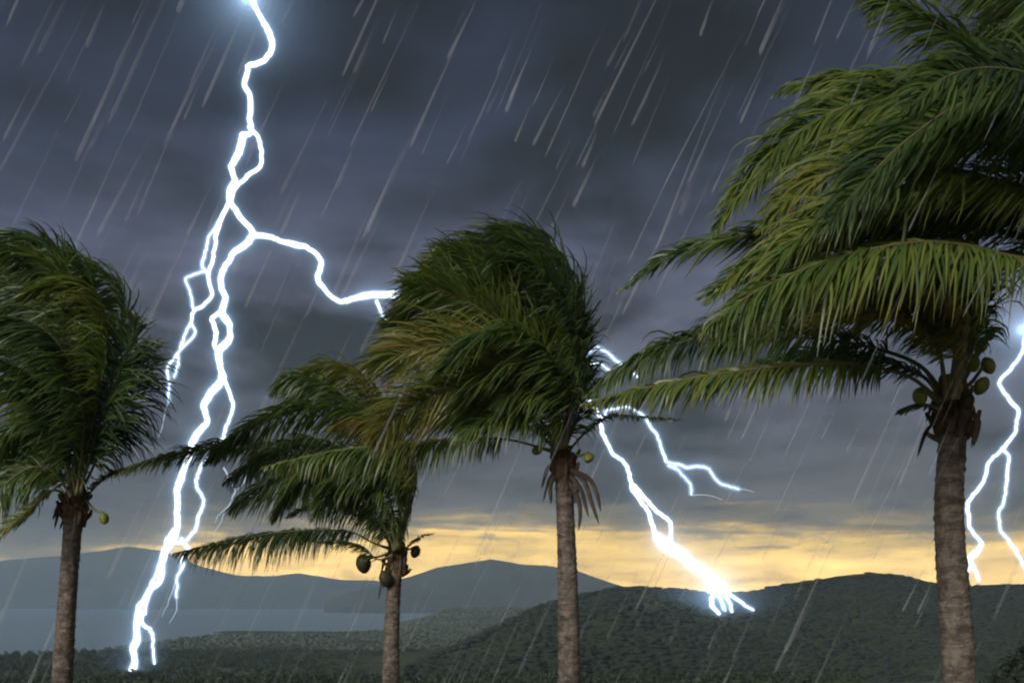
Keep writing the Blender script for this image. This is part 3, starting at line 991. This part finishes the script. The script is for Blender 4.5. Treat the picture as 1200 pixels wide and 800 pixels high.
# --- palm whose crown stands just outside the right edge
E_fr = [
    ([(1330, 305), (1255, 312), (1185, 300), (1130, 287), (1060, 285), (960, 308), (880, 345), (824, 388)], (-0.2, -1.0), 0.5, dict(lpx=118, wind=0.35, droop=1.2, lift=0.0)),
    ([(1330, 300), (1262, 248), (1192, 222), (1122, 203), (1052, 213), (990, 237), (930, 285), (885, 335)], (0, -0.8), 0.55, dict(lpx=105)),
    ([(1330, 300), (1242, 235), (1132, 218), (1022, 240), (932, 264), (852, 280), (790, 297), (726, 342)], (0.3, 0.9), 0.25, dict(lpx=80)),
    ([(1330, 295), (1262, 185), (1182, 132), (1082, 112), (992, 125), (922, 165), (872, 222), (835, 275)], (0.1, 0.4), 0.5, dict(lpx=95)),
    ([(1330, 295), (1272, 165), (1202, 102), (1132, 92), (1062, 92), (1000, 92), (940, 100), (905, 112)], (0.3, 0.9), 0.35, dict(lpx=75)),
    ([(1330, 290), (1285, 155), (1205, 87), (1162, 73), (1122, 45), (1080, 20), (1040, -2), (1000, -8)], (-0.1, -0.4), 0.3, dict(lpx=95, wind=0.9, droop=0.5)),
    ([(1330, 290), (1292, 115), (1232, 22), (1152, -32), (1092, -40), (1040, -10), (1020, 30)], (0.3, 0.7), 0.35, dict(lpx=95)),
    ([(1330, 298), (1272, 195), (1192, 150), (1102, 145), (1012, 160), (932, 190), (872, 225)], (0.3, 1.1), 0.4, dict(lpx=90)),
    ([(1330, 295), (1275, 170), (1205, 112), (1132, 120), (1062, 165), (1002, 225), (960, 275)], (-0.2, -0.9), 0.3, dict(lpx=105)),
    ([(1330, 300), (1270, 220), (1200, 175), (1120, 165), (1030, 180), (950, 215), (890, 270)], (-0.1, -0.4), 0.55, dict(lpx=100)),
    ([(1330, 300), (1260, 270), (1180, 255), (1100, 250), (1020, 262), (950, 300), (900, 350)], (0.2, 0.5), 0.2, dict(lpx=100)),
    ([(1330, 300), (1250, 258), (1150, 242), (1040, 250), (950, 272), (880, 308), (828, 356)], (0.1, 0.2), 0.5, dict(lpx=96)),
    ([(1330, 302), (1250, 285), (1150, 270), (1050, 268), (960, 285), (885, 318), (820, 350)], (0.2, 0.5), 0.35, dict(lpx=90)),
    ([(1330, 300), (1292, 230), (1240, 172), (1188, 150), (1130, 165), (1076, 212)], (0.3, 0.9), 0.3, dict(lpx=100)),
    ([(1330, 305), (1292, 250), (1232, 212), (1170, 212), (1110, 240), (1060, 285)], (0.1, 0.5), 0.25, dict(lpx=100)),
    ([(1330, 298), (1300, 190), (1255, 110), (1205, 60), (1150, 50), (1100, 75)], (0.3, 1.0), 0.3, dict(lpx=100)),
    ([(1330, 295), (1300, 120), (1250, 0), (1180, -60), (1110, -60), (1060, -20)], (-0.2, -0.8), 0.25, dict(lpx=90)),
    ([(1330, 295), (1290, 170), (1230, 100), (1170, 80), (1110, 90), (1060, 130)], (-0.3, -1.4), 0.22, dict(lpx=95)),
    ([(1335, 295), (1330, 140), (1290, 20), (1230, -30), (1170, -20), (1120, 20)], (0.1, 0.4), 0.3, dict(lpx=95)),
    ([(1330, 297), (1278, 180), (1200, 128), (1110, 118), (1040, 128), (980, 150), (930, 145)], (0.5, 1.6), 0.5, dict(lpx=70)),
]
rootE, orgE, topE = palm("palm beyond the right edge whose long fronds blow in over the upper right corner", 6.8, [(1340, 800), (1338, 600), (1332, 400), (1330, 318)],
    0.16, 0.14, (1330, 308), E_fr, 71, wide=0.017, lpx=98, filler=[(60, 40, 3.4, 0.3), (100, 30, 3.4, 0.3), (150, 30, 3.4, 0.3), (20, 30, 3.4, 0.3)], per_m=88)

# ------------------------------------------------------------------ lightning
def mat_emit(name, col, strength):
    m, nt, out = new_mat(name)
    e = nt.add('ShaderNodeEmission', {'Color': col, 'Strength': strength})
    nt.l.new(e.outputs[0], out.inputs['Surface'])
    return m


M_BOLT = mat_emit("lightning_glow", (0.86, 0.94, 1.0, 1), 2.4)
M_THIN = mat_emit("faint_lightning", (0.66, 0.78, 0.95, 1), 0.9)


def bolt_path(pts, d0, d1, jag, g):
    """polyline in space with small kinks between the given corners"""
    P = []
    m = len(pts)
    for i, (a, b) in enumerate(pts):
        f = i / max(m - 1, 1)
        d = d0 + (d1 - d0) * f
        P.append(at(a, b, d))
    P = np.array(P)
    P[1:-1, 1] += g.normal(0, 2.0, max(m - 2, 0))
    L = np.linalg.norm(np.diff(P, axis=0), axis=1).sum()
    px = d0 / F
    k = max(6, int(L / px / 3.2))
    S, _ = catmull(P, k)
    sl = np.concatenate([[0], np.cumsum(np.linalg.norm(np.diff(P, axis=0), axis=1))])
    q = np.linspace(0, sl[-1], k)
    S = 0.35 * S + 0.65 * np.stack([np.interp(q, sl, P[:, c]) for c in range(3)], 1)
    # fine kinks of two sizes on top of the traced course
    w1 = np.interp(np.arange(k), np.arange(0, k + 4, 4), g.normal(0, 1.0, (len(np.arange(0, k + 4, 4)), 1))[:, 0])
    w2 = np.interp(np.arange(k), np.arange(0, k + 4, 4), g.normal(0, 1.0, (len(np.arange(0, k + 4, 4)), 1))[:, 0])
    jag = jag * 1.15
    env = np.clip(np.minimum(np.arange(k), k - 1 - np.arange(k)) / 3.0, 0, 1)
    S[:, 0] += (w1 * 1.0 + g.normal(0, 0.35, k)) * jag * px * env
    S[:, 2] += (w2 * 0.6 + g.normal(0, 0.25, k)) * jag * px * env
    return S


def strand(pts, d0, d1, w0, w1, g, jag=1.0, sides=6):
    P = bpath = bolt_path(pts, d0, d1, jag, g)
    n = len(P)
    w_ = np.interp(np.linspace(0, 1, n), np.linspace(0, 1, 2), [w0, w1])
    w_ = w_ * 0.62 * np.interp(np.arange(n), np.linspace(0, n - 1, max(3, n // 5)), g.uniform(0.78, 1.2, max(3, n // 5)))
    dist = np.interp(np.linspace(0, 1, n), [0, 1], [d0, d1])
    return P, w_ * 0.5 * dist / F, tube(P, w_ * 0.5 * dist / F, sides)


def lightning(label, main, branches, seed):
    """main and branches: (points, d0, d1, w0, w1[, faint])"""
    g = np.random.default_rng(seed)
    root = None
    paths = []
    for i, s in enumerate([main] + branches):
        P, rr, (V, Q, T) = strand(*s[:5], g)
        faint = len(s) > 5 and s[5]
        if root is None:
            org = P[-1].copy()
            B = Bag()
            B.add(V - org, Q, T)
            root = obj("lightning_bolt", B.mesh("lightning_bolt", True), M_BOLT, label=label, cat='lightning bolt', group='lightning bolts striking the land')
            root.location = Vector(org)
        else:
            B = Bag()
            B.add(V - org, Q, T)
            obj("branch", B.mesh("branch", True), M_THIN if faint else M_BOLT, root)
        if not faint:
            paths.append((P, rr))
    return paths


d1 = 520.0
L1 = lightning("tallest lightning bolt, forking many times down to the left shore",
    ([(300, -70), (290, -35), (296, 0), (301, 15), (317, 40), (319, 58), (309, 72), (293, 84), (289, 100), (293, 115), (291, 148), (283, 160), (284, 176), (271, 196), (276, 215), (270, 235), (279, 251), (297, 275), (275, 296), (263, 308), (259, 325),
      (263, 345), (257, 366), (266, 376), (270, 398), (257, 412), (258, 427), (257, 445), (247, 462), (239, 477), (241, 493), (233, 510), (224, 528), (214, 546), (207, 575), (208, 600), (205, 628), (195, 650), (184, 680), (173, 695), (164, 725), (159, 750), (155, 786)], d1, d1, 9.5, 12),
    [([(291, 148), (301, 160), (308, 180), (305, 195), (290, 208), (280, 219), (270, 235)], d1, d1, 7, 8),
     ([(270, 235), (260, 254), (251, 274), (252, 300), (245, 322), (246, 345), (241, 357), (228, 362), (224, 378)], d1, d1 + 20, 7.5, 5),
     ([(258, 258), (243, 275), (240, 290), (239, 315), (245, 322)], d1, d1, 3, 3.5),
     ([(241, 317), (219, 328), (224, 344), (226, 362)], d1, d1, 2.6, 2),
     ([(224, 378), (212, 392), (211, 408)], d1 + 20, d1 + 20, 4, 3.5),
     ([(224, 378), (228, 390), (211, 408), (208, 414)], d1 + 20, d1 + 20, 3.5, 3.5),
     ([(208, 414), (197, 430), (195, 450), (198, 470)], d1 + 20, d1 + 30, 3.5, 2),
     ([(208, 414), (210, 426), (204, 442)], d1 + 20, d1 + 30, 3, 2),
     ([(198, 470), (194, 488), (186, 512)], d1 + 30, d1 + 40, 1.6, 0.8, True),
     ([(297, 275), (318, 276), (333, 284), (356, 287), (370, 299), (376, 306), (374, 331), (383, 343), (400, 354), (420, 350), (436, 345), (462, 346), (490, 352)], d1, d1 + 30, 9, 10),
     ([(405, 353), (425, 345), (445, 343), (468, 342)], d1 + 20, d1 + 30, 8, 4),
     ([(441, 352), (447, 364), (452, 371), (462, 378)], d1 + 20, d1 + 30, 5, 2.5),
     ([(257, 366), (248, 374), (255, 389), (249, 401), (257, 412)], d1, d1, 7, 7),
     ([(257, 440), (269, 456), (275, 474), (270, 490), (262, 514), (250, 530), (236, 545), (226, 560), (232, 572), (240, 586), (232, 606), (227, 620), (212, 634), (205, 636)], d1, d1 + 10, 5.5, 4),
     ([(212, 630), (222, 642), (216, 660), (205, 680), (207, 700)], d1 + 10, d1 + 20, 4, 2.6),
     ([(206, 682), (196, 702), (190, 722)], d1 + 20, d1 + 20, 2, 0.8, True),
     ([(207, 700), (208, 714), (198, 730)], d1 + 20, d1 + 20, 2, 0.8, True),
     ([(222, 642), (212, 656), (213, 668)], d1 + 10, d1 + 10, 3, 2),
     ([(193, 655), (179, 672), (176, 690), (168, 708), (170, 720)], d1, d1, 5, 4.5),
     ([(167, 716), (172, 732), (179, 745), (181, 778)], d1, d1 + 6, 6, 3.5),
     ([(205, 620), (196, 633), (193, 656)], d1, d1, 10, 8),
     ([(262, 548), (268, 560), (277, 574), (272, 588), (262, 600), (252, 612)], d1 + 20, d1 + 20, 3, 0.8, True),
     ([(291, 552), (285, 566), (277, 574)], d1 + 20, d1 + 20, 3, 2.5, True),
     ([(270, 588), (262, 606), (250, 625)], d1 + 20, d1 + 20, 1.6, 0.6, True)], 3)

dh = 640.0
# the middle bolt ends on the face of the right hill: find the depth of the slope there


def hill_depth(px, py):
    t = (px - 600) / F
    ds = np.linspace(340, 900, 1500)
    z = EYE + (HY - py) / F * ds
    hit = np.where(hill_h(np.full_like(ds, t), ds) + 1.0 >= z)[0]
    return ds[hit[0]] if len(hit) else 700.0


e1, e2, e3 = hill_depth(843, 719), hill_depth(858, 717), hill_depth(882, 715)
L2 = lightning("slanting lightning bolt between the middle and right palms, striking the dark hillside",
    ([(470, 346), (520, 372), (580, 385), (640, 432), (672, 462), (692, 474), (706, 490), (706, 508), (718, 530), (736, 546), (742, 570), (752, 588), (762, 600), (764, 618), (775, 634), (783, 642), (802, 653), (826, 674), (838, 690), (832, 701), (836, 711), (843, 719)], 560, e1, 6, 7),
    [([(742, 568), (768, 596), (785, 612), (783, 642)], 590, 600, 7, 6),
     ([(778, 636), (800, 650), (828, 672), (845, 690), (852, 705), (858, 717)], 605, e2, 19, 4),
     ([(770, 628), (783, 640), (812, 660), (842, 683), (852, 692), (866, 703), (884, 715)], 600, e3, 17, 3),
     ([(836, 685), (843, 702), (850, 715)], 630, e1, 6, 3),
     ([(640, 400), (665, 414), (684, 414), (700, 408), (724, 424), (748, 442)], 580, 585, 2.6, 3),
     ([(640, 400), (684, 424), (704, 426), (722, 441)], 580, 585, 2.6, 2.6),
     ([(706, 490), (716, 478), (734, 476), (748, 482), (757, 492), (768, 508), (778, 530), (781, 541)], 570, 580, 3, 4),
     ([(781, 541), (800, 546), (828, 548), (846, 565), (866, 573)], 580, 590, 3, 1.6),
     ([(783, 545), (796, 549), (808, 565), (810, 580)], 580, 590, 2.6, 1.6),
     ([(866, 573), (874, 573), (884, 576)], 590, 592, 1.4, 0.6, True),
     ([(810, 580), (826, 580), (847, 585)], 590, 592, 1.4, 0.6, True)], 8)

d3 = 860.0
L3 = lightning("lightning bolt at the right edge behind the coconut palm, forked in two",
    ([(1226, 318), (1218, 345), (1204, 376), (1200, 412), (1183, 436), (1173, 449), (1192, 483), (1190, 503), (1174, 527), (1158, 543), (1155, 561), (1133, 592), (1136, 617), (1148, 638), (1136, 652), (1148, 681)], d3, d3, 5.5, 5.5),
    [([(1174, 524), (1178, 540), (1176, 589), (1168, 599), (1174, 619), (1200, 659), (1214, 684)], d3, d3, 4.5, 3.5),
     ([(1148, 638), (1144, 648), (1135, 656), (1134, 672)], d3, d3, 4, 3)], 12)

# added bolt halo: nested self-emitting volume shells stand in for lit air, no surface
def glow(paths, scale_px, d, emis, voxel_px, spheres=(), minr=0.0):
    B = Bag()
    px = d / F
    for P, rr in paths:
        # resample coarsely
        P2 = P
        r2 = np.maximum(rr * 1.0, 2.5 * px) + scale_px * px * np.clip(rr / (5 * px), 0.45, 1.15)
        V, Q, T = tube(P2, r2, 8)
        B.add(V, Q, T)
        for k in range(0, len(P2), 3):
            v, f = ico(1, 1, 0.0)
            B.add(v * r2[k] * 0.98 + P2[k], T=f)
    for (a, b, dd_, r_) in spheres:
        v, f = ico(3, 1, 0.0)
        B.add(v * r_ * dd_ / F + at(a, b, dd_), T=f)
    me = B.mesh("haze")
    m, nt, out = new_mat("added_glow_air")
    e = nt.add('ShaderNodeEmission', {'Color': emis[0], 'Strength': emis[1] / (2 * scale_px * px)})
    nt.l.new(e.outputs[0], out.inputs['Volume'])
    o = obj("haze", me, m, kind='stuff')  # added glow shell, emits by itself, separate from the haze box
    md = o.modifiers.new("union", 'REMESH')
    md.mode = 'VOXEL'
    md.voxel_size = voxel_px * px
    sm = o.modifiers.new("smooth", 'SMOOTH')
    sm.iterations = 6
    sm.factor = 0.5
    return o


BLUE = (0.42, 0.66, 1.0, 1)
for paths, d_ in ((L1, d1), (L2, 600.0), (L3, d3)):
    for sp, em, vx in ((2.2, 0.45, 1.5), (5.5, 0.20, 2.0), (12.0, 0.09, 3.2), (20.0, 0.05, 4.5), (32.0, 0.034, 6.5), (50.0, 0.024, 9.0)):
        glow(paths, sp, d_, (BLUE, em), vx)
# added glow balls at the brightest knots: where two bolts leave the cloud and where one meets the hillside
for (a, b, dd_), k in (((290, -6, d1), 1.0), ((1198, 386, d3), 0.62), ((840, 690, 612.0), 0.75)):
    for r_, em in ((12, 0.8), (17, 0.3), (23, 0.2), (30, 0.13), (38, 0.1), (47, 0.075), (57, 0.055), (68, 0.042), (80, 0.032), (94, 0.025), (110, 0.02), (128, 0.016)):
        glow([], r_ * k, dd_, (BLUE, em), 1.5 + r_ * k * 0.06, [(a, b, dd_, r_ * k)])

# ------------------------------------------------------------------ rain
def rain():
    g = np.random.default_rng(99)
    n = 760
    B = Bag()
    cols = []
    fall = unit(np.array([-0.42, 0.0, -0.92]))
    dn = np.where(g.uniform(0, 1, n) < 0.16, g.uniform(3.5, 7.5, n), g.uniform(13.5, 24.0, n))
    px = g.uniform(-350, 1550, n)
    py = g.uniform(-250, 900, n)
    for i in range(n):
        c = at(px[i], py[i], dn[i])
        f = unit(fall + g.normal(0, 0.03, 3) * [1, 0.6, 0])
        L = (0.045 + 0.2 * g.uniform(0, 1) ** 2) * dn[i]
        r = g.uniform(0.0006, 0.0022) * dn[i] * (0.7 if dn[i] < 9 else 1.0)
        s = np.array([0, 0.25, 0.5, 0.75, 0.95, 1.0])
        P = c + f * (s[:, None] * L)
        V, Q, T = tube(P, r * np.array([0.25, 0.55, 0.75, 0.95, 1.0, 0.5]), 5)
        B.add(V, Q, T)
        br = g.uniform(0.2, 1.15)
        a = np.repeat(np.array([0.0, 0.25, 0.5, 0.8, 1.0, 0.8]), 5)
        cols.append(np.concatenate([a, [0.0, 0.8]]) * br)
    me = B.mesh("rain", True)
    ca = me.color_attributes.new('body', 'FLOAT_COLOR', 'POINT')
    c = np.concatenate(cols)
    ca.data.foreach_set('color', np.repeat(c[:, None], 4, 1).astype(np.float32).ravel())
    m, nt, out = new_mat("rain_water")
    at_ = nt.add('ShaderNodeAttribute', attribute_name='body')
    fac = nt.math('MULTIPLY', at_.outputs['Fac'], 0.13)
    tr = nt.add('ShaderNodeBsdfTransparent')
    df = nt.add('ShaderNodeBsdfDiffuse', {'Color': (0.85, 0.88, 0.92, 1)})
    tl = nt.add('ShaderNodeBsdfTranslucent', {'Color': (0.85, 0.88, 0.92, 1)})
    mm = nt.add('ShaderNodeMixShader', {0: 0.5, 1: df.outputs[0], 2: tl.outputs[0]})
    mx = nt.add('ShaderNodeMixShader', {0: fac, 1: tr.outputs[0], 2: mm.outputs[0]})
    nt.l.new(mx.outputs[0], out.inputs['Surface'])
    obj("rain", me, m, kind='stuff')


rain()

# ------------------------------------------------------------------ haze
HAZE = 2.2e-4
bm = bmesh.new()
bmesh.ops.create_cube(bm, size=1.0)
me = bpy.data.meshes.new("haze")
bm.to_mesh(me)
bm.free()
m, nt, out = new_mat("haze_air")
pv = nt.add('ShaderNodeVolumePrincipled', {'Color': (0.46, 0.60, 0.75, 1), 'Density': HAZE, 'Anisotropy': 0.1})
nt.l.new(pv.outputs[0], out.inputs['Volume'])
hz_o = obj("haze", me, m, kind='stuff')
hz_o.scale = (14400, 14400, 404 + 14)
hz_o.location = (0, 0, (404 - 14) / 2)
